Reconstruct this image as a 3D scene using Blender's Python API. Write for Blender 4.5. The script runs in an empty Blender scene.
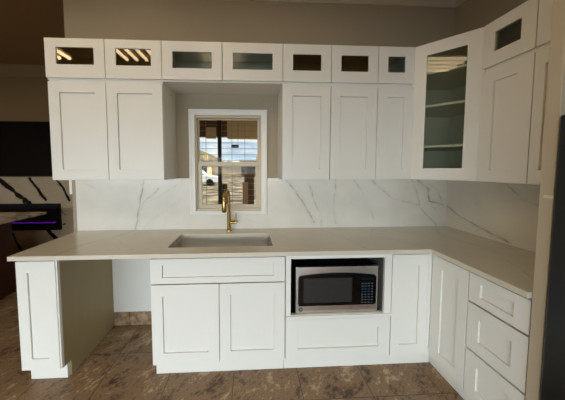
import bpy, bmesh, math, random
from mathutils import Vector, Matrix
random.seed(7)
C = bpy.context.scene.collection
XR = 2.6165           # right wall
TOP = 3.05            # ceiling

# ------------------------------------------------------------------ materials
def srgb(r, g, b):
    f = lambda c: (c/255/12.92) if c/255 <= .04045 else ((c/255+.055)/1.055)**2.4
    return (f(r), f(g), f(b), 1)

def mat(name, col, rough=.5, metal=0., spec=.5, emit=None, estr=0., coat=0.):
    m = bpy.data.materials.new(name); m.use_nodes = True
    b = m.node_tree.nodes['Principled BSDF']
    b.inputs['Base Color'].default_value = col
    b.inputs['Roughness'].default_value = rough
    b.inputs['Metallic'].default_value = metal
    b.inputs['Specular IOR Level'].default_value = spec
    b.inputs['Coat Weight'].default_value = coat
    if emit:
        b.inputs['Emission Color'].default_value = emit
        b.inputs['Emission Strength'].default_value = estr
    return m

class N:
    """small helper around a node tree"""
    def __init__(s, m): s.m = m; s.t = m.node_tree; s.b = s.t.nodes.get('Principled BSDF')
    def new(s, kind, **kw):
        n = s.t.nodes.new(kind)
        for k, v in kw.items(): setattr(n, k, v)
        return n
    def link(s, a, b): s.t.links.new(a, b)
    def setin(s, n, i, v):
        if hasattr(v, 'is_linked') or hasattr(v, 'links'): s.link(v, n.inputs[i])
        else: n.inputs[i].default_value = v
    def math(s, op, a, b=0., clamp=False):
        n = s.new('ShaderNodeMath', operation=op, use_clamp=clamp)
        s.setin(n, 0, a); s.setin(n, 1, b); return n.outputs[0]
    def vm(s, op, a, b=None, scale=None):
        n = s.new('ShaderNodeVectorMath', operation=op)
        s.setin(n, 0, a)
        if b is not None: s.setin(n, 1, b)
        if scale is not None: s.setin(n, 'Scale', scale)
        return n.outputs['Value'] if op in ('LENGTH', 'DOT_PRODUCT', 'DISTANCE') else n.outputs[0]
    def pos(s): return s.new('ShaderNodeNewGeometry').outputs['Position']
    def obj(s): return s.new('ShaderNodeTexCoord').outputs['Object']
    def noise(s, vec, scale, detail=3., rough=.5, color=False):
        n = s.new('ShaderNodeTexNoise'); s.link(vec, n.inputs['Vector'])
        n.inputs['Scale'].default_value = scale; n.inputs['Detail'].default_value = detail
        n.inputs['Roughness'].default_value = rough
        return n.outputs['Color' if color else 'Fac']
    def mapr(s, v, a, b, c=0., d=1.):
        n = s.new('ShaderNodeMapRange'); s.setin(n, 0, v)
        for i, x in enumerate((a, b, c, d)): n.inputs[i+1].default_value = x
        return n.outputs[0]
    def mix(s, f, a, b):
        n = s.new('ShaderNodeMix', data_type='RGBA'); s.setin(n, 0, f); s.setin(n, 6, a); s.setin(n, 7, b)
        return n.outputs[2]
    def mapping(s, vec, scale=(1, 1, 1), rot=(0, 0, 0), loc=(0, 0, 0)):
        n = s.new('ShaderNodeMapping'); s.link(vec, n.inputs['Vector'])
        n.inputs['Scale'].default_value = scale; n.inputs['Rotation'].default_value = rot; n.inputs['Location'].default_value = loc
        return n.outputs[0]
    def ramp(s, f, stops):
        n = s.new('ShaderNodeValToRGB'); s.link(f, n.inputs[0]); e = n.color_ramp.elements
        while len(e) < len(stops): e.new(.5)
        for k, (p, c) in enumerate(stops): e[k].position = p; e[k].color = c
        return n.outputs[0]
    def bump(s, h, strength=.2, dist=.01):
        n = s.new('ShaderNodeBump'); s.link(h, n.inputs['Height'])
        n.inputs['Strength'].default_value = strength; n.inputs['Distance'].default_value = dist
        s.link(n.outputs[0], s.b.inputs['Normal'])

def veins(n, vec, polylines, wobble=.02, wscale=9.):
    """greyness 0..1 of hand laid stone veins: each polyline is (points, half width, strength)"""
    nz = n.noise(vec, wscale, 4., .6, color=True)
    off = n.vm('SCALE', n.vm('SUBTRACT', nz, (.5, .5, .5)), scale=wobble*2)
    p = n.vm('ADD', vec, off)
    total = None
    fade = n.mapr(n.noise(vec, 14., 3.), .3, .65, .35, 1.)
    for pts, w, stg in polylines:
        dmin = None
        for a, b in zip(pts, pts[1:]):
            a = Vector(a); b = Vector(b); ba = b-a
            pa = n.vm('SUBTRACT', p, tuple(a))
            h = n.math('DIVIDE', n.vm('DOT_PRODUCT', pa, tuple(ba)), ba.length_squared, clamp=True)
            d = n.vm('LENGTH', n.vm('SUBTRACT', pa, n.vm('SCALE', tuple(ba), scale=h)))
            dmin = d if dmin is None else n.math('MINIMUM', dmin, d)
        core = n.mapr(dmin, 0., w, stg, 0.)
        halo = n.mapr(dmin, 0., w*5, stg*.22, 0.)
        v = n.math('MAXIMUM', core, halo)
        total = v if total is None else n.math('MAXIMUM', total, v)
    return n.math('MULTIPLY', total, fade)

M = {}
M['white'] = mat('white_lacquer', srgb(231, 231, 225), .38, spec=.4)
n = N(M['white']); n.bump(n.noise(n.obj(), 60., 2.), .02, .002)
M['inside'] = mat('cabinet_interior', srgb(196, 186, 166), .5)
M['trimwhite'] = mat('white_trim_paint', srgb(238, 236, 230), .4)
M['crown'] = mat('beige_crown_paint', srgb(196, 186, 164), .5)
M['almond'] = mat('almond_vinyl', srgb(205, 194, 168), .4)
M['raw'] = mat('unfinished_side_veneer', srgb(160, 146, 116), .5)
n = N(M['raw']); n.link(n.mix(n.noise(n.mapping(n.obj(), (1, 6, .6)), 6., 4.), srgb(152, 134, 98), srgb(162, 144, 106)), n.b.inputs['Base Color'])

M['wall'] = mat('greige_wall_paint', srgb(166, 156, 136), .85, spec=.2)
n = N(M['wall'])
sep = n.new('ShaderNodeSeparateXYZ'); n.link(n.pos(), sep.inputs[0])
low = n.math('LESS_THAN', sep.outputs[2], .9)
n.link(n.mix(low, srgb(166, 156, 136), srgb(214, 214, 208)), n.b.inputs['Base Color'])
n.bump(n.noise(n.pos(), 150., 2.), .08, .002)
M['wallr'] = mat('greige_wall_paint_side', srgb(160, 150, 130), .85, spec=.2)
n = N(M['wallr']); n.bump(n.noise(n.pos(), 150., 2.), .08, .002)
M['tan'] = mat('tan_wall_paint', srgb(124, 102, 70), .85, spec=.2)
n = N(M['tan']); n.bump(n.noise(n.pos(), 120., 2.), .08, .002)
M['ceil'] = mat('tan_ceiling_paint', srgb(158, 128, 90), .9, spec=.1)
n = N(M['ceil']); n.bump(n.noise(n.pos(), 90., 2.), .1, .003)
M['tancrown'] = mat('taupe_crown_paint', srgb(128, 106, 74), .6)

# floor: 18 inch brown slate look porcelain
M['floor'] = mat('brown_slate_tile', srgb(110, 80, 55), .42)
n = N(M['floor']); P = n.pos()
br = n.new('ShaderNodeTexBrick'); br.offset = 0.; br.squash = 1.
n.link(n.mapping(P, loc=(-.1, .36, 0)), br.inputs['Vector'])
br.inputs['Scale'].default_value = 1.; br.inputs['Brick Width'].default_value = .46; br.inputs['Row Height'].default_value = .46
br.inputs['Mortar Size'].default_value = .003; br.inputs['Mortar Smooth'].default_value = .3
br.inputs['Color1'].default_value = (0, 0, 0, 1); br.inputs['Color2'].default_value = (1, 1, 1, 1); br.inputs['Mortar'].default_value = (.5, .5, .5, 1)
shift = n.vm('SCALE', br.outputs['Color'], scale=2.1)
PP = n.vm('ADD', P, shift)
warp = n.vm('ADD', PP, n.vm('SCALE', n.noise(PP, 2.2, 3., .5, color=True), scale=.22))
a1 = n.noise(n.mapping(n.mapping(warp, rot=(0, 0, -.85)), (1.0, 1.9, 1)), 4.2, 12., .70)
a2 = n.noise(n.mapping(n.mapping(PP, rot=(0, 0, -.85)), (.8, 1.3, 1)), 30., 8., .78)
mixv = n.math('ADD', n.math('MULTIPLY', a1, .56), n.math('MULTIPLY', a2, .45))
col = n.ramp(mixv, [(.41, srgb(76, 56, 40)), (.465, srgb(118, 92, 66)), (.50, srgb(150, 124, 94)), (.53, srgb(130, 98, 66)), (.59, srgb(186, 164, 132))])
col = n.mix(n.math('MULTIPLY', br.outputs['Fac'], .8), col, srgb(56, 43, 32))
n.link(col, n.b.inputs['Base Color'])
n.link(n.mapr(a2, .3, .7, .33, .52), n.b.inputs['Roughness'])
hb = n.math('SUBTRACT', n.math('MULTIPLY', a2, .4), n.math('MULTIPLY', br.outputs['Fac'], .6))
n.bump(hb, .35, .006)
M['basetile'] = mat('brown_base_tile', srgb(140, 112, 84), .45)
n = N(M['basetile']); q = n.noise(n.pos(), 17., 6., .7)
n.link(n.ramp(q, [(.35, srgb(98, 76, 56)), (.5, srgb(144, 118, 92)), (.68, srgb(172, 150, 122))]), n.b.inputs['Base Color'])
M['grout'] = mat('brown_grout', srgb(70, 56, 44), .9)

# quartz
def quartz(name, base, dark, lines, rough=.16):
    m = mat(name, base, rough); n = N(m); P = n.pos()
    v = veins(n, P, lines)
    cloud = n.mapr(n.noise(P, 3.2, 5., .6), .4, .75, 0., .16)
    f = n.math('MAXIMUM', v, cloud)
    n.link(n.mix(f, base, dark), n.b.inputs['Base Color'])
    return m
y = -.02
bl = [([(-.285,y,1.37),(-.33,y,1.12),(-.375,y,.914)], 0.0121, 1.00), ([(-.15,y,1.30),(-.30,y,1.16),(-.34,y,1.0)], 0.0081, 0.68),
      ([(.02,y,1.33),(-.25,y,1.17)], 0.0068, 0.41), ([(-.8,y,1.35),(-.55,y,1.2),(-.42,y,1.18)], 0.0068, 0.27),
      ([(.05,y,1.2),(-.2,y,1.02),(-.3,y,.93)], 0.0068, 0.30),
      ([(1.0,y,1.39),(1.08,y,1.30),(1.21,y,1.11),(1.29,y,.96)], 0.0121, 0.94), ([(1.24,y,1.33),(1.29,y,1.17),(1.35,y,1.05),(1.36,y,.93)], 0.0081, 0.74),
      ([(1.49,y,1.37),(1.475,y,1.10),(1.50,y,.95)], 0.0095, 0.74), ([(1.66,y,1.38),(1.80,y,1.18),(1.87,y,.99)], 0.0081, 0.54),
      ([(1.84,y,1.36),(2.05,y,1.19),(2.32,y,1.12)], 0.0081, 0.68), ([(2.24,y,1.38),(2.33,y,1.10),(2.50,y,.93)], 0.0081, 0.81),
      ([(2.30,y,1.36),(2.40,y,1.28),(2.42,y,1.16),(2.56,y,1.13)], 0.0121, 0.94), ([(2.38,y,1.34),(2.50,y,1.27),(2.56,y,1.13)], 0.0068, 0.68),
      ([(2.42,y,1.16),(2.50,y,1.06)], 0.0054, 0.54), ([(.55,y,1.04),(.80,y,.95)], 0.0054, 0.27)]
M['splash'] = quartz('quartz_backsplash', srgb(232, 229, 220), srgb(138, 138, 134), bl)
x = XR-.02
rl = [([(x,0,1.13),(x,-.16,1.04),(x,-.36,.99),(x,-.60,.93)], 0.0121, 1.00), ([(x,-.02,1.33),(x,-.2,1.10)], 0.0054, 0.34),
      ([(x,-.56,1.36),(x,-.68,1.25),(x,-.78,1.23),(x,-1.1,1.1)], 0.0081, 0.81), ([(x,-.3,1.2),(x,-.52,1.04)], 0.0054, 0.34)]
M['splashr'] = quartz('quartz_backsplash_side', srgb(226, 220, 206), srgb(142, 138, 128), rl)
z = .914
cl = [([(-.375,0,z),(-.42,-.2,z),(-.56,-.42,z),(-.6,-.66,z)], 0.0108, 0.61), ([(-.8,-.1,z),(-.4,-.3,z),(-.1,-.62,z)], 0.0068, 0.27),
      ([(1.25,0,z),(1.45,-.3,z),(1.5,-.66,z)], 0.0081, 0.34), ([(1.87,0,z),(1.7,-.3,z),(1.95,-.6,z)], 0.0081, 0.41),
      ([(2.5,0,z),(2.3,-.3,z),(2.36,-.7,z),(2.1,-1.2,z)], 0.0095, 0.47), ([(XR,-.5,z),(2.45,-.8,z),(2.42,-1.2,z)], 0.0068, 0.41)]
M['counter'] = quartz('quartz_counter', srgb(212, 207, 190), srgb(140, 134, 122), cl, .13)

# fireplace wall marble
ym = 1.68
fl = [([(-3.35,ym,1.42),(-3.16,ym,1.27),(-2.98,ym,1.10),(-2.76,ym,.92)], 0.0510, 1.), ([(-3.3,ym,1.25),(-3.0,ym,1.16),(-2.85,ym,.92)], 0.0153, .9),
      ([(-2.75,ym,1.32),(-2.66,ym,1.18),(-2.60,ym,1.08),(-2.53,ym,.98)], 0.0306, 1.), ([(-2.36,ym,1.30),(-2.25,ym,1.15),(-2.17,ym,.97)], 0.0255, 1.),
      ([(-2.30,ym,.79),(-2.14,ym,.66)], 0.0102, .8), ([(-2.54,ym,.54),(-2.46,ym,.42),(-2.35,ym,.3)], 0.0382, 1.),
      ([(-3.1,ym,.50),(-3.0,ym,.3),(-2.9,ym,.1)], 0.0357, 1.), ([(-2.25,ym,.6),(-2.5,ym,.50)], 0.0153, .7), ([(-2.9,ym,1.33),(-2.5,ym,1.2)], 0.0077, .4)]
M['marble'] = mat('bold_marble', srgb(190, 172, 144), .2); n = N(M['marble']); P = n.pos()
v = veins(n, P, fl, .03, 6.)
v = n.mapr(v, .14, .26, 0., 1.)
n.link(n.mix(v, n.mix(n.noise(P, 4., 4.), srgb(160, 142, 114), srgb(186, 168, 142)), srgb(22, 18, 20)), n.b.inputs['Base Color'])
M['islandtop'] = mat('island_stone', srgb(186, 168, 136), .15)
n = N(M['islandtop']); n.link(n.ramp(n.noise(n.mapping(n.pos(), (1, 3, 1), (0, 0, .5)), 3., 6., .6), [(.35, srgb(140, 118, 86)), (.55, srgb(200, 184, 152))]), n.b.inputs['Base Color'])
M['maroon'] = mat('dark_cherry_wood', srgb(58, 24, 18), .35)
M['black'] = mat('black_gloss', srgb(6, 6, 7), .1)
M['blackmatte'] = mat('black_matte', srgb(8, 8, 9), .7, spec=.25)
M['fridge'] = mat('black_appliance_enamel', srgb(11, 12, 11), .4)
M['purple'] = mat('purple_glow', srgb(60, 0, 120), .5, emit=srgb(120, 30, 200), estr=.26)
M['steel'] = mat('brushed_stainless', srgb(226, 223, 218), .26, 1.)
n = N(M['steel']); n.link(n.mapr(n.noise(n.mapping(n.pos(), (1, 1, 220)), 4., 2.), .3, .7, .27, .33), n.b.inputs['Roughness'])
M['sinksteel'] = mat('sink_stainless', srgb(232, 230, 224), .31, 1.)
M['sinksteel'].node_tree.nodes['Principled BSDF'].inputs['Anisotropic'].default_value = .3
M['brass'] = mat('brushed_brass', srgb(172, 142, 82), .26, 1.)
M['mwglass'] = mat('microwave_window', srgb(58, 58, 58), .18)
n = N(M['mwglass']); vo = n.new('ShaderNodeTexVoronoi'); n.link(n.pos(), vo.inputs['Vector']); vo.inputs['Scale'].default_value = 320
n.link(n.mix(n.math('LESS_THAN', vo.outputs['Distance'], .35), srgb(52, 52, 52), srgb(26, 26, 26)), n.b.inputs['Base Color'])
M['button'] = mat('printed_key', srgb(150, 160, 172), .5)
M['bluekey'] = mat('blue_printed_key', srgb(70, 120, 190), .5)
M['tube'] = mat('fluorescent_tube', srgb(255, 240, 215), .5, emit=(1, .75, .46, 1), estr=6.5)
M['lightmetal'] = mat('white_enamel', srgb(220, 214, 200), .3)
M['alum'] = mat('dark_bronze_aluminium', srgb(60, 50, 42), .45, .6)
M['plastic'] = mat('pale_plastic', srgb(214, 208, 194), .4)

def glass(name, tint, refl, rough=.01):
    m = bpy.data.materials.new(name); m.use_nodes = True; t = m.node_tree; t.nodes.clear()
    o = t.nodes.new('ShaderNodeOutputMaterial'); mx = t.nodes.new('ShaderNodeMixShader')
    tr = t.nodes.new('ShaderNodeBsdfTransparent'); gl = t.nodes.new('ShaderNodeBsdfGlossy'); fr = t.nodes.new('ShaderNodeFresnel')
    mu = t.nodes.new('ShaderNodeMath'); mu.operation = 'MULTIPLY'; mu.inputs[1].default_value = refl; mu.use_clamp = True
    fr.inputs[0].default_value = 1.5; tr.inputs[0].default_value = tint; gl.inputs['Roughness'].default_value = rough
    t.links.new(fr.outputs[0], mu.inputs[0]); t.links.new(mu.outputs[0], mx.inputs[0])
    t.links.new(tr.outputs[0], mx.inputs[1]); t.links.new(gl.outputs[0], mx.inputs[2]); t.links.new(mx.outputs[0], o.inputs[0])
    return m
M['smoke'] = glass('smoked_glass', (.66, .58, .42, 1), 2.0)
M['grey'] = glass('grey_textured_glass', (.80, .84, .80, 1), 1.5, .16)
M['greyclear'] = glass('grey_clear_glass', (.86, .88, .82, 1), .8, .03)
M['clear'] = glass('window_glass', (.93, .94, .92, 1), .10)

# ------------------------------------------------------------------ mesh helpers
class MB:
    def __init__(s): s.bm = bmesh.new()
    def box(s, x0, x1, y0, y1, z0, z1):
        if x0 > x1: x0, x1 = x1, x0
        if y0 > y1: y0, y1 = y1, y0
        if z0 > z1: z0, z1 = z1, z0
        v = [s.bm.verts.new(p) for p in ((x0,y0,z0),(x1,y0,z0),(x1,y1,z0),(x0,y1,z0),(x0,y0,z1),(x1,y0,z1),(x1,y1,z1),(x0,y1,z1))]
        for f in ((0,3,2,1),(4,5,6,7),(0,1,5,4),(1,2,6,5),(2,3,7,6),(3,0,4,7)): s.bm.faces.new([v[i] for i in f])
        return s
    def prism(s, pts, z0, z1):
        """pts counter clockwise seen from above"""
        a = [s.bm.verts.new((x, y, z0)) for x, y in pts]; b = [s.bm.verts.new((x, y, z1)) for x, y in pts]
        k = len(pts); s.bm.faces.new(a[::-1]); s.bm.faces.new(b)
        for i in range(k): s.bm.faces.new((a[i], a[(i+1) % k], b[(i+1) % k], b[i]))
        return s
    def extrude_x(s, prof, x0, x1):
        """profile in (y, z) swept along x"""
        a = [s.bm.verts.new((x0, p, q)) for p, q in prof]; b = [s.bm.verts.new((x1, p, q)) for p, q in prof]
        k = len(prof); s.bm.faces.new(a); s.bm.faces.new(b[::-1])
        for i in range(k): s.bm.faces.new((a[i], b[i], b[(i+1) % k], a[(i+1) % k]))
        return s
    def ring(s, outer, inner, y0, y1):
        """picture frame shaped solid in the xz plane between y0 (front) and y1"""
        def R(r, y): return [s.bm.verts.new(p) for p in ((r[0],y,r[2]),(r[1],y,r[2]),(r[1],y,r[3]),(r[0],y,r[3]))]
        of, inf, ob, inb = R(outer, y0), R(inner, y0), R(outer, y1), R(inner, y1)
        for i in range(4):
            j = (i+1) % 4
            s.bm.faces.new((of[i], of[j], inf[j], inf[i])); s.bm.faces.new((ob[j], ob[i], inb[i], inb[j]))
            s.bm.faces.new((of[j], of[i], ob[i], ob[j])); s.bm.faces.new((inf[i], inf[j], inb[j], inb[i]))
        return s
    def cyl(s, p, q, r0, r1=None, n=20):
        p, q = Vector(p), Vector(q); r1 = r0 if r1 is None else r1
        d = q-p; mt = Matrix.Translation((p+q)/2) @ d.to_track_quat('Z', 'Y').to_matrix().to_4x4()
        bmesh.ops.create_cone(s.bm, cap_ends=True, segments=n, radius1=r0, radius2=r1, depth=d.length, matrix=mt)
        return s
    def tube(s, pts, radii, n=16):
        pts = [Vector(p) for p in pts]; rings = []
        if not hasattr(radii, '__len__'): radii = [radii]*len(pts)
        up = None
        for i, p in enumerate(pts):
            t = (pts[min(i+1, len(pts)-1)]-pts[max(i-1, 0)]).normalized()
            if up is None: up = t.orthogonal().normalized()
            up = (up - t*up.dot(t)).normalized(); sd = t.cross(up)
            rings.append([s.bm.verts.new(p + (up*math.cos(a)+sd*math.sin(a))*radii[i]) for a in [2*math.pi*k/n for k in range(n)]])
        for a, b in zip(rings, rings[1:]):
            for k in range(n): s.bm.faces.new((a[k], a[(k+1) % n], b[(k+1) % n], b[k]))
        s.bm.faces.new(rings[0][::-1]); s.bm.faces.new(rings[-1])
        return s
    def build(s, name, m, parent=None, bevel=0., smooth=False):
        bmesh.ops.recalc_face_normals(s.bm, faces=s.bm.faces)
        me = bpy.data.meshes.new(name); s.bm.to_mesh(me); s.bm.free()
        me.materials.append(m)
        if smooth:
            for p in me.polygons: p.use_smooth = True
            me.set_sharp_from_angle(angle=math.radians(40))
        o = bpy.data.objects.new(name, me); C.objects.link(o); o.parent = parent
        if bevel:
            b = o.modifiers.new('bevel', 'BEVEL'); b.width = bevel; b.segments = 2; b.limit_method = 'ANGLE'
        return o

def tag(o, label, cat, group=None, kind=None):
    o['label'] = label; o['category'] = cat
    if group: o['group'] = group
    if kind: o['kind'] = kind
    return o
def empty(name, label, cat, loc=(0, 0, 0), rz=0., group=None):
    o = bpy.data.objects.new(name, None); C.objects.link(o); o.location = loc; o.rotation_euler = (0, 0, rz)
    o.empty_display_size = .1
    return tag(o, label, cat, group)
def struct(o): o['kind'] = 'structure'; return o

# ------------------------------------------------------------------ the setting
struct(MB().box(-5.6, 4.0, -6.2, 1.9, -.05, 0).build('floor', M['floor']))
struct(MB().box(-5.6, 4.0, -6.2, 1.9, TOP, TOP+.1).build('ceiling', M['ceil']))
wx0, wx1, wz0, wz1 = .181, .784, 1.085, 1.962      # opening of the window
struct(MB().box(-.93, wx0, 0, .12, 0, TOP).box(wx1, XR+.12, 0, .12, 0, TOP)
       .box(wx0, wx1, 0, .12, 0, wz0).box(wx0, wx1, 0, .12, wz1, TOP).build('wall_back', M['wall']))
struct(MB().box(XR, XR+.12, -6.0, 0, 0, TOP).build('wall_right', M['wallr']))
struct(MB().box(-5.5, -.85, 1.70, 1.82, 0, TOP).build('wall_far', M['tan']))
struct(MB().box(-.97, -.85, .12, 1.70, 0, TOP).build('wall_partition', M['tan']))
struct(MB().box(-5.5, -5.38, -6.0, 1.70, 0, TOP).build('wall_left', M['tan']))
# unseen storefront behind the viewer: window opening and header shaped to steer the daylight
sx0, sx1, sz0, sz1 = -4.4, 1.95, .2, 1.92
struct(MB().box(-5.5, sx0, -6.0, -5.88, 0, TOP).box(sx1, XR+.12, -6.0, -5.88, 0, TOP)
       .box(sx0, sx1, -6.0, -5.88, 0, sz0).box(sx0, sx1, -6.0, -5.88, sz1, TOP).build('wall_front', M['wallr']))
w2 = MB()
for k in range(6):
    xx = sx0 + (sx1-sx0)*k/5; w2.box(xx-.03, xx+.03, -5.98, -5.90, sz0, sz1)
w2.box(sx0, sx1, -5.98, -5.90, sz0, sz0+.06).box(sx0, sx1, -5.98, -5.90, sz1-.06, sz1)
struct(w2.build('unseen_window', M['alum']))
struct(MB().box(-5.38, -2.105, 1.672, 1.70, 0, 1.345).box(-2.105, -1.0, 1.672, 1.70, 0, 1.345).build('wall_fireplace', M['marble']))

# crown mouldings
def crown(name, m, L, mx, h=.085, z=TOP, p=.075):
    prof = [(0, z-h), (-.012, z-h), (-.016, z-h*.8), (-p*.55, z-h*.42), (-p*.85, z-h*.16), (-p, z-h*.12), (-p, z), (0, z)]
    o = MB().extrude_x(prof, 0, L).build(name, m); o.matrix_world = mx; return struct(o)
crown('trim_1', M['crown'], XR+.93, Matrix.Translation((-.93, 0, 0)), h=.07)
crown('trim_2', M['crown'], 5.8, Matrix.Translation((XR, 0, 0)) @ Matrix.Rotation(-math.pi/2, 4, 'Z'), h=.07)
crown('trim_3', M['tancrown'], 4.4, Matrix.Translation((-5.38, 1.70, 0)), h=.17, p=.03)

# ------------------------------------------------------------------ kitchen window
win = struct(MB().ring((.128, .839, 1.052, 2.014), (wx0, wx1, wz0, wz1), -.030, 0).ring((.137, .830, 1.061, 2.005), (.150, .815, 1.075, 1.991), -.036, -.030)
       .build('window_1', M['trimwhite'], bevel=.003))
MB().ring((wx0, wx1, wz0, wz1), (wx0+.010, wx1-.010, wz0+.018, wz1-.018), .0, .115).build('jamb', M['almond'], win)
MB().ring((.191, .774, 1.500, 1.944), (.203, .753, 1.530, 1.936), .062, .088).build('upper_sash', M['almond'], win, .002)
MB().ring((.191, .774, 1.103, 1.540), (.228, .733, 1.136, 1.502), .024, .052).box(.191, .774, .012, .024, 1.500, 1.515).build('lower_sash', M['almond'], win, .002)
MB().box(.203, .753, .073, .077, 1.530, 1.932).build('glass', M['clear'], win)
MB().box(.228, .733, .036, .040, 1.136, 1.502).build('glass', M['clear'], win)
MB().box(.46, .51, .008, .024, 1.515, 1.545).cyl((.485, .015, 1.54), (.485, .015, 1.556), .012).build('sash_lock', M['almond'], win)

# ------------------------------------------------------------------ cabinets
def shaker(x0, x1, z0, z1, yf, st=.075, rl=None, t=.019, rec=.011):
    rl = st if rl is None else rl
    b = MB(); b.ring((x0, x1, z0, z1), (x0+st, x1-st, z0+rl, z1-rl), yf-t, yf)
    g_ = .0012
    b.box(x0+st-.001, x1-st+.001, yf-.003, yf-.001, z0+rl-.001, z1-rl+.001)
    b.box(x0+st+g_, x1-st-g_, yf-t+rec, yf-.003, z0+rl+g_, z1-rl-g_)
    return b
def glass_door(x0, x1, z0, z1, yf, parent, gm, st=.08, rl=.08, t=.019, rt=None):
    rt = rl if rt is None else rt
    d = MB().ring((x0, x1, z0, z1), (x0+st, x1-st, z0+rl, z1-rt), yf-t, yf).build('door', M['white'], parent, .0012)
    g = MB().box(x0+st-.004, x1-st+.004, yf-t+.007, yf-t+.011, z0+rl-.004, z1-rt+.004).build('glass_pane', gm, d)
    g['label'] = 'glass pane of the cabinet door'
    return d
def carcass(W, D, z0, z1, parent, open_front=True, t=.018, name='carcass'):
    b = MB().box(0, t, -D, 0, z0, z1).box(W-t, W, -D, 0, z0, z1)
    b.box(t, W-t, -D, 0, z0, z0+t).box(t, W-t, -D, 0, z1-t, z1).box(t, W-t, -.012, 0, z0+t, z1-t)
    return b.build(name, M['white'], parent, .0008)
UD = .309; ZU, ZS, ZT = 1.389, 2.152, 2.456
def upper(label, x0, x1, splits, loc=None, rz=0., row='low', gm=None, cat='cabinet', group='shaker wall cabinets', sd=.078):
    W = x1-x0
    z0, z1 = (ZU, ZS) if row == 'low' else (ZS, ZT)
    e = empty('wall_cabinet', label, cat, loc if loc else (x0, 0, z0), rz, group)
    carcass(W, UD, 0, z1-z0, e)
    ed = [0]+[s-x0 for s in splits]+[W]
    for k, (a, b) in enumerate(zip(ed, ed[1:])):
        a += .0025; b -= .0025
        if row == 'low': shaker(a, b, .003, z1-z0-.017, -UD, sd, .08).build('door', M['white'], e, .0012)
        else: glass_door(a, b, .012, z1-z0-.004, -UD, e, gm[k], sd, .098 if x0 < -.5 else .087, rt=.064 if x0 < -.5 else .076)
    if row == 'low': 
        for q in (.35, .68): MB().box(.018, W-.018, -UD+.03, -.012, (z1-z0)*q, (z1-z0)*q+.018).build('shelf', M['white'], e)
    return e
g = 'shaker wall cabinets'; g2 = 'glass front top cabinets'
upper('white two-door shaker wall cabinet at far left, under the topmost row', -.839, .0076, [-.4145])
upper('white two-door shaker wall cabinet just right of the window', .9404, 1.7108, [1.328])
upper('narrow white one-door shaker wall cabinet touching the tall glass corner cabinet on its left', 1.7108, 2.0143, [])
upper('white shaker wall cabinet on the right wall, directly right of the tall glass corner cabinet', 0, .3165, [], (XR, -.6218, ZU), -math.pi/2, sd=.086)
upper('rightmost white shaker wall cabinet, partly hidden by the tall end panel', 0, .302, [], (XR, -.9383, ZU), -math.pi/2, sd=.050)
upper('small top cabinet at far left with two dark glass doors mirroring ceiling lights', -.850, .0076, [-.4145], row='top', gm=[M['smoke'], M['smoke']], group=g2)
upper('small top cabinet bridging the gap above the window with two grey glass doors', .0076, .9404, [.468], row='top', gm=[M['grey'], M['grey']], group=g2)
upper('small top cabinet with two dark brown glass doors, right of the one over the window', .9404, 1.7108, [1.328], row='top', gm=[M['smoke'], M['smoke']], group=g2)
upper('smallest top cabinet with one near-square grey glass, beside the tall corner cabinet', 1.7108, 2.0143, [], row='top', gm=[M['grey']], group=g2)
upper('small glass-door top cabinet on the right wall beside the tall corner cabinet', 0, .3165, [], (XR, -.6218, ZS), -math.pi/2, 'top', [M['grey']], group=g2)
upper('rightmost small top cabinet, mostly hidden behind the tall end panel', 0, .302, [], (XR, -.9383, ZS), -math.pi/2, 'top', [M['grey']], group=g2)

# tall diagonal corner cabinet
e = empty('corner_cabinet', 'tall diagonal corner wall cabinet with one long glass door and shelves inside', 'cabinet', (2.0143, 0, ZU))
H = ZT-ZU; w = XR-2.0143; A = (0.0, -.3005); B = (w-.3005, -.6218)
pent = [(0, 0), A, B, (w, -.6218), (w, 0)]
def pent_in(k): return [(k, -k), (k, A[1]+k*.3), (B[0]-k*.3, B[1]+k), (w-k, -.6218+k), (w-k, -k)]
b = MB().prism(pent, 0, .018).prism(pent, H-.018, H)
b.prism([(0, 0), A, (.018, A[1]), (.018, 0)], .018, H-.018).prism([(B[0], B[1]), (w, B[1]), (w, B[1]+.018), (B[0], B[1]+.018)], .018, H-.018)
b.box(.018, w-.012, -.012, 0, .018, H-.018).box(w-.012, w, B[1]+.018, 0, .018, H-.018)
b.build('carcass', M['white'], e)
sh = MB()
for z in (1.645, 1.965, 2.222):
    pi = pent_in(.019); pi[1] = (.019, A[1]-.004); pi[2] = (B[0]-.002, B[1]+.019)
    sh = MB().prism(pi, z-ZU, z-ZU+.018); s_ = sh.build('shelf', M['white'], e)
# door in its own local frame
dx, dy = B[0]-A[0], B[1]-A[1]; L = math.hypot(dx, dy); ang = math.atan2(dy, dx)
d = glass_door(-.0, L, .003, H-.004, 0, e, M['greyclear'], .099, .09)
d.location = (A[0], A[1], 0); d.rotation_euler = (0, 0, ang)

# base cabinets
BD = .616; ZB0, ZB1 = .114, .882; TK = .556
def base(label, W, loc, rz=0., toe=True, closed=True, left_toe=False, side=None):
    e = empty('base_cabinet', label, 'cabinet', loc, rz, 'white base cabinets')
    return e
def base_box(e, W, top=ZB1, sidem=None):
    t = .018
    b = MB()
    for xa in (0, W-t):
        b.box(xa, xa+t, -TK+.012, 0, 0, ZB1).box(xa, xa+t, -BD, -TK+.012, ZB0, ZB1)
    b.box(t, W-t, -BD, 0, ZB0, ZB0+t).box(t, W-t, -.012, 0, ZB0+t, ZB1).box(t, W-t, -BD, -BD+.09, ZB1-t, ZB1).box(t, W-t, -.1, -.012, ZB1-t, ZB1)
    return b.build('carcass', M['white'], e, .0008)
def toe(e, x0, x1): return MB().box(x0, x1, -TK-.012, -TK+.011, 0, ZB0-.001).build('toe_kick', M['white'], e)

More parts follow.
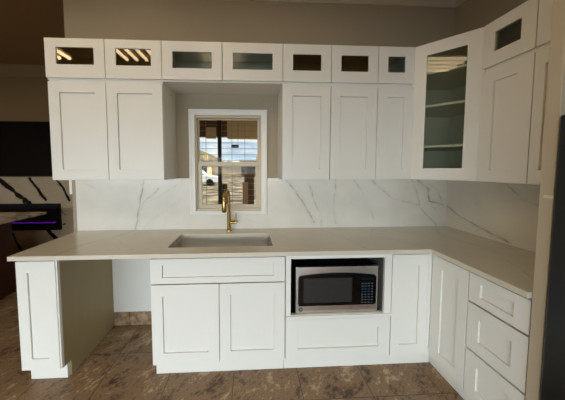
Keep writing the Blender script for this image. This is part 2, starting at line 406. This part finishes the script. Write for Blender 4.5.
# end cabinet at the left
e = base('narrow white base cabinet standing alone at the left end of the counter', .262, (-.861, 0, 0))
base_box(e, .246)
shaker(.002, .250, .120, .868, -BD, .068, .075).build('door', M['white'], e, .0012)
toe(e, 0.0, .246)
MB().box(.246, .258, -TK+.012, 0, 0, ZB1).box(.246, .258, -BD+.01, -TK+.012, ZB0, ZB1).build('side_panel', M['raw'], e)['label'] = 'unpainted tan side panel'
MB().box(.2465, .2585, -BD-.012, -BD+.01, ZB0+.003, ZB1).build('face_strip', M['white'], e)
# sink base
e = base('wide white base cabinet under the sink with false drawer front and two doors', .914, (.002, 0, 0)); W = .922
t = .018; b = MB()
for xa in (0, W-t): b.box(xa, xa+t, -TK+.012, 0, 0, ZB1).box(xa, xa+t, -BD, -TK+.012, ZB0, ZB1)
b.box(t, W-t, -BD, 0, ZB0, ZB0+t).box(t, W-t, -.012, 0, ZB0+t, .6).box(t, W-t, -BD, -BD+.018, ZB1-.03, ZB1)
b.build('carcass', M['white'], e, .0008)
shaker(.003, W-.003, .696, .868, -BD, .078, .042).build('false_front', M['white'], e, .0012)
shaker(.003, .461, .120, .688, -BD, .075, .08).build('door', M['white'], e, .0012)
shaker(.465, W-.003, .120, .688, -BD, .075, .08).build('door', M['white'], e, .0012)
toe(e, 0, W)
# microwave base
e = base('white base cabinet with open niche holding the microwave above one wide drawer', .76, (.927, 0, 0)); W = .761
b = MB()
for xa in (0, W-t): b.box(xa, xa+t, -TK+.012, 0, 0, ZB1).box(xa, xa+t, -BD, -TK+.012, ZB0, ZB1)
b.box(t, W-t, -BD, 0, ZB0, ZB0+t).box(t, W-t, -.012, 0, ZB0+t, .42)
b.build('carcass', M['white'], e, .0008)
MB().ring((.001, W-.001, .424, .882), (.036, W-.052, .447, .852), -BD-.019, -BD).build('face_frame', M['white'], e, .001)
MB().box(-.0, W-.0, -BD-.030, -BD+.02, .423, .444).build('shelf_lip', M['white'], e, .003)
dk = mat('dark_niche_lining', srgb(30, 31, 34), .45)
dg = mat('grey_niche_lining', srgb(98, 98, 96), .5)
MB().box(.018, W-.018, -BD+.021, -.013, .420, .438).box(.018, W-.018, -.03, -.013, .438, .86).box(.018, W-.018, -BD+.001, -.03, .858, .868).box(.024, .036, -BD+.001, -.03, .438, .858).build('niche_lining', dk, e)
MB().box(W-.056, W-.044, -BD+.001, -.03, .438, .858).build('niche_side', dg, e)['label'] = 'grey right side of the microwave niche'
shaker(.003, W-.003, .120, .416, -BD, .085, .075).build('drawer', M['white'], e, .0012)
toe(e, 0, W)
# blind corner narrow cabinet
e = base('narrow white base cabinet with one tall door right of the microwave niche', .3, (1.689, 0, 0))
base_box(e, .29)
shaker(.003, .268, .120, .868, -BD, .065, .08).build('door', M['white'], e, .0012)
MB().box(.2695, .2925, -BD-.019, -BD, ZB0, ZB1).build('filler_strip', M['white'], e)
toe(e, 0, .352)
# right run (local x runs towards the viewer)
e = base('white corner base cabinet with one door on the right-hand run, left of the drawers', .29, (XR, -.638, 0), -math.pi/2)
base_box(e, .284)
shaker(.020, .280, .120, .868, -BD, .065, .08).build('door', M['white'], e, .0012)
toe(e, -.08, .284)
MB().box(.0, .0185, -BD-.0185, -BD, ZB0, ZB1).build('filler_strip', M['white'], e)
e = base('white base cabinet with three stacked drawers at the right end of the counter', .325, (XR, -.923, 0), -math.pi/2)
base_box(e, .320)
W = .320
for za, zb, r in ((.700, .868, .045), (.412, .688, .07), (.120, .400, .07)):
    shaker(.004, W-.003, za, zb, -BD, .07, r).build('drawer', M['white'], e, .0012)
toe(e, 0, W)

# ------------------------------------------------------------------ worktop with sink cut-out
def rrect(x0, x1, y0, y1, r, k=5):
    pts = []
    for cx, cy, a0 in ((x1-r, y1-r, 0), (x0+r, y1-r, 90), (x0+r, y0+r, 180), (x1-r, y0+r, 270)):
        for i in range(k+1):
            a = math.radians(a0+90*i/k); pts.append((cx+r*math.cos(a), cy+r*math.sin(a)))
    return pts
SX0, SX1, SY0, SY1 = .088, .846, -.535, -.185
out = [(-.882, 0), (-.882, -.6626), (1.954, -.6626), (1.954, -1.246), (XR, -1.246), (XR, 0)]
bm = bmesh.new()
hole = rrect(SX0, SX1, SY0, SY1, .022)
def loop(pts, z): 
    vs = [bm.verts.new((x, y, z)) for x, y in pts]; es = [bm.edges.new((vs[i], vs[(i+1) % len(vs)])) for i in range(len(vs))]; return vs, es
for z in (.884, .914):
    vo_, eo = loop(out, z); vh, eh = loop(hole, z)
    bmesh.ops.triangle_fill(bm, edges=eo+eh, use_beauty=True)
    if z == .884: o0, h0 = vo_, vh
for a, b_ in ((o0, vo_), (h0, vh)):
    for i in range(len(a)): j = (i+1) % len(a); bm.faces.new((a[i], a[j], b_[j], b_[i]))
mb = MB(); mb.bm.free(); mb.bm = bm
tag(mb.build('countertop', M['counter'], bevel=.0025), 'L-shaped cream quartz worktop running over all the white base cabinets', 'countertop')

# backsplash slabs
s = MB().box(-.885, .126, -.02, -.0005, .9145, 1.3885).box(.126, .841, -.02, -.0005, .9145, 1.051).box(.841, XR-.021, -.02, -.0005, .9145, 1.3885)
tag(s.build('backsplash', M['splash'], bevel=.001), 'white quartz backsplash with grey veins on the window wall', 'backsplash')
tag(MB().box(XR-.02, XR-.0005, -1.246, -.0005, .9145, 1.3885).build('backsplash', M['splashr'], bevel=.001), 'veined quartz backsplash on the right-hand wall', 'backsplash')
# tile baseboard inside the appliance gap
bb = MB()
for x0, x1 in ((-.598, -.458), (-.453, -.0)): bb.box(x0, x1, -.010, -.0005, .001, .128)
bo = struct(bb.build('baseboard_back', M['basetile'], bevel=.001))
MB().box(-.598, 0, -.007, -.0007, .001, .127).build('grout', M['grout'], bo)

# ------------------------------------------------------------------ sink
e = empty('kitchen_sink', 'rectangular stainless undermount sink set in the counter below the window', 'sink', ((SX0+SX1)/2, (SY0+SY1)/2, .66))
cx, cy = (SX0+SX1)/2, (SY0+SY1)/2
bm = bmesh.new(); levels = [(0, -.030, .2235), (.0, 0., .2235), (.0, 0, .205), (-.006, 0, .05), (-.02, 0, .018), (-.05, 0, .010)]
rings = []
for k, (ins, _, z) in enumerate(levels):
    gx = -.02 if k == 0 else 0
    pts = rrect(SX0-cx-.0-ins+gx, SX1-cx+ins-gx, SY0-cy-ins+gx, SY1-cy+ins-gx, .022 if k < 4 else .04)
    rings.append([bm.verts.new((x, y, z)) for x, y in pts])
for a, b_ in zip(rings, rings[1:]):
    for i in range(len(a)): j = (i+1) % len(a); bm.faces.new((a[i], a[j], b_[j], b_[i]))
bm.faces.new(rings[-1])
for f in bm.faces: f.normal_flip()
mb = MB(); mb.bm.free(); mb.bm = bm
o = mb.build('basin', M['sinksteel'], e, smooth=True)
sm = o.modifiers.new('thick', 'SOLIDIFY'); sm.thickness = .0015; sm.offset = 0
MB().cyl((0, .06, .011), (0, .06, .014), .045, .043, 28).cyl((0, .06, .014), (0, .06, .016), .022, .02, 20).build('drain', M['steel'], e, smooth=True)

# ------------------------------------------------------------------ faucet
fx, fy = .489, -.085
e = empty('kitchen_faucet', 'tall brushed gold pull-down faucet standing behind the sink', 'faucet', (fx, fy, .914))
MB().cyl((0, 0, 0), (0, 0, .006), .027, .026, 28).cyl((0, 0, .006), (0, 0, .17), .0175, .0175, 28).cyl((0, 0, .17), (0, 0, .175), .0175, .013, 28).build('body', M['brass'], e, smooth=True)
ax, ay = -.22, -.975                      # spout swings out towards the bowl, a touch to the left
pts = [(0, 0, .172), (0, 0, .31)]
R_ = .066
for i in range(1, 13):
    a = math.pi*i/12; r = R_*(1-math.cos(a)); pts.append((ax*r, ay*r, .31+R_*math.sin(a)))
ex, ey = ax*2*R_, ay*2*R_
MB().tube(pts+[(ex, ey, .298)], .0125).build('spout', M['brass'], e, smooth=True)
MB().tube([(ex, ey, .305), (ex, ey, .285), (ex, ey, .24), (ex, ey, .20), (ex, ey, .196)], [.0135, .018, .021, .022, .019]).build('spray_head', M['brass'], e, smooth=True)
MB().tube([(ex, ey, .1965), (ex, ey, .190)], [.014, .013]).build('aerator', M['blackmatte'], e, smooth=True)
h = MB().cyl((.012, -.004, .078), (.052, -.012, .078), .0135, .0135, 22).build('handle_stem', M['brass'], e, smooth=True)
MB().tube([(.060, -.013, .070), (.062, -.013, .09), (.064, -.013, .165)], [.0085, .0075, .0055], 12).cyl((.050, -.012, .078), (.068, -.014, .078), .0125, .0125, 20).build('handle', M['brass'], e, smooth=True)

# ------------------------------------------------------------------ microwave
mx0, mx1, mz0, mz1 = 1.002, 1.598, .4385, .784
e = empty('microwave', 'stainless steel microwave with black door sitting in the base cabinet niche', 'microwave', ((mx0+mx1)/2, -.36, mz0))
hw = (mx1-mx0)/2; hh = mz1-mz0; yf = -.255
MB().box(-hw+.004, hw-.004, yf+.022, .20, .012, hh-.003).build('casing', M['blackmatte'], e, .004)
MB().box(-hw, hw, yf, yf+.022, .008, hh).build('front_frame', M['steel'], e, .004)
for sx in (-1, 1):
    for y_ in (-.18, .15): MB().cyl((sx*(hw-.06), y_, -.0003), (sx*(hw-.06), y_, .012), .012).build('foot', M['blackmatte'], e)
# arched black glass front, split between the door and the keypad
AX0, AX1, AZ0, AZ1 = -hw+.016, hw-.016, .066, hh-.044
def arch_piece(xa, xb, y0, y1, r=.016, nn=24):
    def top(x): 
        u = 2*(x-AX0)/(AX1-AX0)-1; zt = AZ1-.020*u*u; k = min(x-AX0, AX1-x)
        return zt-(r-math.sqrt(max(0, r*r-(r-k)**2)) if k < r else 0)
    def bot(x):
        k = min(x-AX0, AX1-x); return AZ0+(r-math.sqrt(max(0, r*r-(r-k)**2)) if k < r else 0)
    xs = sorted(set([xa+(xb-xa)*i/nn for i in range(nn+1)]+[v for i in range(1, 8) for v in (AX0+r*i/8, AX1-r*i/8) if xa < v < xb]))
    pts = [(x, bot(x)) for x in xs]+[(x, top(x)-(.0005 if abs(top(x)-bot(x)) < .001 else 0)) for x in reversed(xs)]
    b = MB(); a_ = [b.bm.verts.new((x, y0, z)) for x, z in pts]; c_ = [b.bm.verts.new((x, y1, z)) for x, z in pts]
    k = len(pts); b.bm.faces.new(a_); b.bm.faces.new(c_[::-1])
    for i in range(k): b.bm.faces.new((a_[i], c_[i], c_[(i+1) % k], a_[(i+1) % k]))
    return b
door = arch_piece(AX0, .1325, yf-.008, yf).build('door', M['black'], e)
MB().ring((-hw+.053, .105, .088, hh-.078), (-hw+.055, .103, .090, hh-.080), yf-.0090, yf-.0078).build('window_border', M['fridge'], door)
MB().box(-hw+.055, .103, yf-.0088, yf-.0079, .090, hh-.080).build('window', M['mwglass'], door)
cp = arch_piece(.1335, AX1, yf-.008, yf).build('control_panel', M['black'], e)
MB().box(.175, hw-.040, yf-.0088, yf-.0078, hh-.098, hh-.082).build('display', mat('display', srgb(16, 26, 38), .2), cp)
for r_ in range(8):
    for c in range(4):
        xx = .180+c*.024; zz = .082+r_*.0200
        mm = 'bluekey' if r_ in (4, 5) and c < 3 or r_ == 0 and c == 3 else 'button'
        MB().box(xx-.0045, xx+.0045, yf-.0088, yf-.0078, zz-.0016, zz+.0016).build('key', M[mm], cp)
# round emblem bottom left
em = MB().cyl((-hw+.036, yf-.0015, .037), (-hw+.036, yf+.001, .037), .0165, .0165, 32).build('emblem', mat('emblem_grey', srgb(80, 84, 92), .3, .7), e)
rg = MB()
rg.bm.free(); rg.bm = bmesh.new()
ring_pts = [(-hw+.036+.0140*math.cos(2*math.pi*i/28), yf-.0018, .037+.0140*math.sin(2*math.pi*i/28)) for i in range(29)]
rg.tube(ring_pts, .0006, 6).build('emblem_ring', M['plastic'], em)
cu = bpy.data.curves.new('monogram', 'FONT'); cu.body = 'GE'; cu.size = .013; cu.align_x = 'CENTER'; cu.align_y = 'CENTER'; cu.extrude = .0003; cu.shear = .3
tmp = bpy.data.objects.new('tmp', cu); C.objects.link(tmp); bpy.context.view_layer.update()
me = bpy.data.meshes.new_from_object(tmp.evaluated_get(bpy.context.evaluated_depsgraph_get())); bpy.data.objects.remove(tmp)
me.materials.clear(); me.materials.append(M['plastic'])
lo = bpy.data.objects.new('monogram', me); C.objects.link(lo); lo.parent = em; lo.location = (-hw+.036, yf-.002, .037); lo.rotation_euler = (math.pi/2, 0, 0)

# ------------------------------------------------------------------ tall end panel, refrigerator
tag(MB().box(1.972, XR-.001, -1.302, -1.250, 0, ZT).build('end_panel', mat('painted_panel', srgb(188, 176, 152), .5), bevel=.003),
    'tall beige upright panel closing the counter run at the right, beside the black refrigerator', 'panel')
e = empty('refrigerator', 'black refrigerator at the right edge beyond the tall beige panel', 'refrigerator', (2.29, -1.77, 0))
MB().box(-.26, .30, -.44, .455, .03, 1.70).build('body', M['fridge'], e, .004)
MB().box(-.335, -.265, .005, .455, .08, 1.70).build('door', M['fridge'], e, .006)
MB().box(-.335, -.265, -.44, -.003, .08, 1.70).build('door', M['fridge'], e, .006)
for s_ in (.035, -.035): MB().tube([(-.335, s_, .9), (-.375, s_, .92), (-.375, s_, 1.5), (-.335, s_, 1.52)], .010, 10).build('handle', M['fridge'], e, smooth=True)
for sx in (-.2, .25):
    for sy in (-.38, .39): MB().cyl((sx, sy, 0), (sx, sy, .03), .02).build('foot', M['blackmatte'], e)
tag(MB().box(1.9695, 1.9720, -1.303, -1.268, 1.352, 1.366).build('wall_clip', M['plastic'], bevel=.001),
    'tiny pale clip stuck on the front edge of the tall beige panel', 'clip')

# ------------------------------------------------------------------ left room: television, fireplace, island, switch
e = empty('television', 'large black flat-screen television mounted above the marble fireplace wall', 'television', (-3.20, 1.70, 1.35))
MB().box(-.83, .83, -.055, -.02, .0, .845).build('bezel', M['blackmatte'], e, .004)
MB().box(-.815, .815, -.0565, -.055, .018, .832).build('screen', mat('screen', srgb(5, 5, 6), .25), e)
MB().box(-.25, .25, -.02, 0, .25, .60).build('wall_mount', M['blackmatte'], e)
e = empty('electric_fireplace', 'long black electric fireplace glowing purple in the marble wall', 'fireplace', (-3.10, 1.670, .505))
MB().ring((-.80, .80, 0, .42), (-.735, .745, .055, .355), -.022, -.002).build('surround', M['blackmatte'], e, .003)
MB().box(-.735, .745, -.0025, -.0005, .055, .355).build('firebox', mat('firebox_black', srgb(14, 8, 20), .35), e)
r = random.Random(3); cr = MB()
for i in range(70):
    x_ = -.70+1.40*i/69; hgt = .006+.012*r.random(); cr.box(x_-.004-.004*r.random(), x_+.005, -.010-.004*r.random(), -.003, .107, .117+hgt*.7)
cr.build('ember_bed', M['purple'], e)
MB().box(-.72, .73, -.014, -.003, .058, .106).build('ember_tray', M['blackmatte'], e)
e = empty('kitchen_island', 'dark cherry island with a beige stone top in the room at the far left', 'island', (-2.75, .25, 0))
MB().box(-.75, .73, -1.1, .80, .872, .902).build('island_top', M['islandtop'], e, .003)
MB().box(-.70, .615, -1.05, .45, 0, .872).build('island_base', M['maroon'], e, .003)
e = empty('junction_box', 'small white box fixed to the wall end just below the far left cabinet', 'box', (-.932, .045, 1.245))
MB().box(-.030, 0, -.035, .035, 0, .130).build('box_body', M['trimwhite'], e, .003)
MB().box(-.034, -.030, -.028, .028, .008, .122).build('cover', M['plastic'], e, .001)

# ------------------------------------------------------------------ ceiling troffers
def troffer(x, y, label):
    e = empty('ceiling_light', label, 'light', (x, y, TOP), 0, 'fluorescent ceiling troffers')
    MB().ring((-.30, .30, -.61, .61), (-.27, .27, -.58, .58), -.03, 0).build('housing', M['lightmetal'], e).rotation_euler = (-math.pi/2, 0, 0)
    MB().box(-.27, .27, -.58, .58, -.006, -.001).build('reflector', mat('parabolic_reflector', srgb(110, 106, 98), .5), e)
    for k in range(4):
        xx = -.205+.137*k; MB().cyl((xx, -.56, -.026), (xx, .56, -.026), .021, .021, 12).build('tube', M['tube'], e)
    return e
troffer(-.86, -1.45, 'four-tube ceiling light over the left part of the kitchen')
troffer(-2.06, -1.45, 'four-tube ceiling light over the floor left of the kitchen')
troffer(.30, -1.45, 'four-tube ceiling light above the floor in front of the sink')

# ------------------------------------------------------------------ outside the kitchen window
M['asphalt'] = mat('pale_dirt', srgb(170, 150, 120), .9)
n = N(M['asphalt']); n.link(n.ramp(n.noise(n.pos(), 1.2, 6.), [(.38, srgb(66, 56, 44)), (.5, srgb(128, 112, 88)), (.62, srgb(170, 152, 122))]), n.b.inputs['Base Color'])
M['stucco'] = mat('tan_stucco', srgb(208, 184, 140), .9)
M['beam'] = mat('brown_beam', srgb(104, 76, 46), .8)
M['roofing'] = mat('dark_roof', srgb(96, 80, 66), .9)
M['hill'] = mat('dry_hill', srgb(150, 130, 96), 1.)
n = N(M['hill']); n.link(n.ramp(n.noise(n.pos(), .25, 6.), [(.4, srgb(74, 66, 50)), (.6, srgb(128, 110, 82))]), n.b.inputs['Base Color'])
M['bark'] = mat('dark_wood', srgb(62, 44, 30), .8)
o = MB().box(-45, 45, 1.9, 90, -.2, -.15).box(-.8, 45, .12, 1.9, -.2, -.15).build('ground', M['asphalt']); struct(o)
o = empty('porch_roof', 'tan stucco porch roof seen through the top of the window', 'roof', (0, 2.5, 2.3))
MB().box(-2.5, 3.5, -.3, 2.3, .46, .56).build('soffit', M['stucco'], o)
MB().box(.06, 3.5, 1.95, 2.25, .0, .458).build('fascia', M['stucco'], o)
MB().box(-2.5, .058, 1.95, 2.25, .05, .458).build('fascia', M['beam'], o)['label'] = 'dark brown fascia beam'
for k in range(3): MB().box(-2.5, 3.5, .1+.6*k, .16+.6*k, .40, .459).build('rafter', M['stucco'], o)
MB().box(-.50, -.24, 1.90, 1.948, -.02, .28).build('bracket_block', mat('pale_tan_block', srgb(204, 178, 132), .8), o)
for px_ in (-2.3, 3.3): MB().box(px_, px_+.15, 2.0, 2.15, -2.45, 0).build('post', M['beam'], o)
# wire grid screen with its centre post, standing on the ground
o = empty('wire_screen', 'thin wire grid screen with a dark centre post outside the window', 'screen', (.28, 1.35, -.15))
MB().box(-.072, -.018, -.02, .02, 0, 2.75).build('post', M['bark'], o)
wm = mat('galvanised_wire', srgb(168, 158, 140), .5)
gd = MB(); 
for k in range(-6, 9):
    if k == 0: continue
    gd.box(-.055+k*.19-.003, -.055+k*.19+.003, -.003, .003, 0.05, 2.5)
for k in range(28): gd.box(-1.2, 1.5, -.0028, .0028, .1+k*.0865-.0025, .1+k*.0865+.0025)
gd.build('wire_grid', wm, o)
for xx in (-1.2, 1.5): MB().box(xx-.02, xx+.02, -.02, .02, 0, 2.55).build('frame_post', M['bark'], o)
# hanging sign
o = empty('hanging_sign', 'small dark sign hanging against the sky outside the window', 'sign', (.335, 3.4, 1.985))
MB().box(-.085, .085, -.01, .01, -.035, .035).build('board', M['blackmatte'], o)
for xx in (-.07, .07): MB().box(xx-.0025, xx+.0025, -.0025, .0025, .035, .775).build('hanger', M['blackmatte'], o)
for k in range(4): MB().box(-.065+k*.035, -.045+k*.035, -.012, -.0102, -.012, .010).build('pale_mark', M['plastic'], o)
# brown pier at the right and a small dark barrel
o = empty('porch_pier', 'brown pier with a pale lower face, right of centre outside the window', 'pier', (.63, 4.3, -.15))
MB().box(-.10, .16, -.12, .12, 0, 1.62).build('shaft', M['beam'], o)
MB().box(-.13, .19, -.15, .15, 1.62, 1.68).build('cap', M['beam'], o)
MB().box(-.145, -.001, -.18, -.121, .45, 1.25).build('face_board', mat('pink_board', srgb(186, 150, 120), .8), o)
o = empty('garden_stump', 'dark upright stump standing outside just right of the faucet', 'stump', (.12, 3.0, -.15))
MB().tube([(0, 0, 0), (.01, 0, .5), (0, .01, .95), (.02, 0, 1.28)], [.10, .085, .08, .05], 12).build('trunk', M['bark'], o, smooth=True)
MB().tube([(0, 0, .9), (-.05, .02, 1.1), (-.06, .02, 1.35)], [.04, .03, .015], 8).build('stub', M['bark'], o, smooth=True)
# hill
b = MB(); pr = [(-34, 0), (-30, 5.8), (-20, 8.4), (-14, 6.9), (-9, 4.9), (-4.5, 2.4), (3, .9), (12, 1.5), (24, 2.6), (34, 0)]
gy = []
for yy, s_ in ((52, 0.02), (58, .7), (64, 1.), (72, .8), (84, .02)):
    gy.append([b.bm.verts.new((x_, yy, -.15+h_*s_)) for x_, h_ in pr])
for a_, c_ in zip(gy, gy[1:]):
    for i in range(len(pr)-1): b.bm.faces.new((a_[i], a_[i+1], c_[i+1], c_[i]))
tag(b.build('hill', M['hill']), 'dry tan hillside rising to the left beyond the houses', 'hill')
def house(x, y, w_, d_, h_, wallm, label):
    e = empty('house', label, 'house', (x, y, -.15), 0, 'houses beyond the lot')
    MB().box(-w_/2, w_/2, -d_/2, d_/2, 0, h_).build('wall', wallm, e)
    MB().extrude_x([(-d_/2-.4, h_), (d_/2+.4, h_), (0, h_+1.3)], -w_/2-.4, w_/2+.4).build('roof', M['roofing'], e)
    for k in range(3): MB().box(-w_/3+k*w_/3-.5, -w_/3+k*w_/3+.5, -d_/2-.03, -d_/2, .9, 2.).build('window', M['black'], e)
    MB().box(w_*.25, w_*.25+.6, -.6, 0, h_+.3, h_+2.0).build('chimney', M['stucco'], e)
house(-8.4, 42, 3.6, 5, 2.0, M['stucco'], 'low tan house with a dark roof at the left of the window view')
house(.9, 44, 3.6, 5, 1.8, M['roofing'], 'low dark house at the right of the window view')
# parked car
e = empty('parked_car', 'white car parked outside, low at the left of the window view', 'car', (-4.35, 20.5, -.15))
cw = mat('white_car_paint', srgb(226, 228, 230), .25, coat=.5)
def car_section(prof, y0, y1, m, name, par, bevel=.06):
    b = MB(); a_ = [b.bm.verts.new((x_, y0, z_)) for x_, z_ in prof]; c_ = [b.bm.verts.new((x_, y1, z_)) for x_, z_ in prof]
    k = len(prof); b.bm.faces.new(a_); b.bm.faces.new(c_[::-1])
    for i in range(k): b.bm.faces.new((a_[i], c_[i], c_[(i+1) % k], a_[(i+1) % k]))
    return b.build(name, m, par, bevel)
car_section([(-2.2,.3),(2.15,.3),(2.25,.55),(2.15,.82),(1.2,.98),(-1.9,1.02),(-2.25,.9)], -.85, .85, cw, 'body', e)
cab = car_section([(-1.7,1.0),(1.1,.97),(.45,1.45),(-1.2,1.5)], -.72, .72, cw, 'cabin', e)
car_section([(-1.5,1.05),(.9,1.02),(.4,1.38),(-1.1,1.42)], -.735, .735, M['black'], 'side_window', cab, 0)
for xx in (-1.4, 1.4):
    for yy in (-.8, .8): MB().cyl((xx, yy-.1, .32), (xx, yy+.1, .32), .32, .32, 20).build('wheel', M['blackmatte'], e)

# ------------------------------------------------------------------ light
def area(name, loc, rot, sx, sy, power, col):
    l = bpy.data.lights.new(name, 'AREA'); l.shape = 'RECTANGLE'; l.size = sx; l.size_y = sy; l.energy = power; l.color = col
    o = bpy.data.objects.new(name, l); C.objects.link(o); o.location = loc; o.rotation_euler = rot; return o
area('added_daylight_panel', (-1.2, -9.2, 2.7), (math.radians(90), 0, 0), 12, 3.0, 1560, (.89, .97, 1.0))  # added lamp panel standing in for street daylight through the storefront opening
su = bpy.data.lights.new('sun', 'SUN'); su.energy = 6.0; su.angle = .02; su.color = (1, .95, .86)
so = bpy.data.objects.new('sun', su); C.objects.link(so); so.rotation_euler = (math.radians(52), 0, math.radians(70))

w = bpy.data.worlds.new('sky'); bpy.context.scene.world = w; w.use_nodes = True
t = w.node_tree; bg = t.nodes['Background']
tc = t.nodes.new('ShaderNodeTexCoord'); mp = t.nodes.new('ShaderNodeMapping'); mp.inputs['Scale'].default_value = (1.6, 1.6, 9)
nz = t.nodes.new('ShaderNodeTexNoise'); nz.inputs['Scale'].default_value = 3.2; nz.inputs['Detail'].default_value = 6
rp = t.nodes.new('ShaderNodeValToRGB'); rp.color_ramp.elements[0].position = .42; rp.color_ramp.elements[1].position = .6
rp.color_ramp.elements[0].color = srgb(168, 190, 212); rp.color_ramp.elements[1].color = srgb(236, 238, 236)
t.links.new(tc.outputs['Generated'], mp.inputs[0]); t.links.new(mp.outputs[0], nz.inputs[0]); t.links.new(nz.outputs[0], rp.inputs[0]); t.links.new(rp.outputs[0], bg.inputs[0])
bg.inputs[1].default_value = 1.2

# ------------------------------------------------------------------ camera
cd = bpy.data.cameras.new('camera'); cam = bpy.data.objects.new('camera', cd); C.objects.link(cam)
cd.sensor_fit = 'HORIZONTAL'; cd.sensor_width = 36; cd.lens = 240.68/565*36
cd.shift_x = 20.37/565; cd.shift_y = -17.70/565
cam.location = (.6797, -2.2573, 1.4853)
cam.rotation_euler = (math.pi/2-.0603, 0, -.0507)
cd.clip_start = .05; cd.clip_end = 300
sc = bpy.context.scene; sc.camera = cam
sc.view_settings.view_transform = 'Standard'; sc.view_settings.look = 'None'; sc.view_settings.gamma = 1; sc.view_settings.use_curve_mapping = False
sc.view_settings.exposure = 0.22
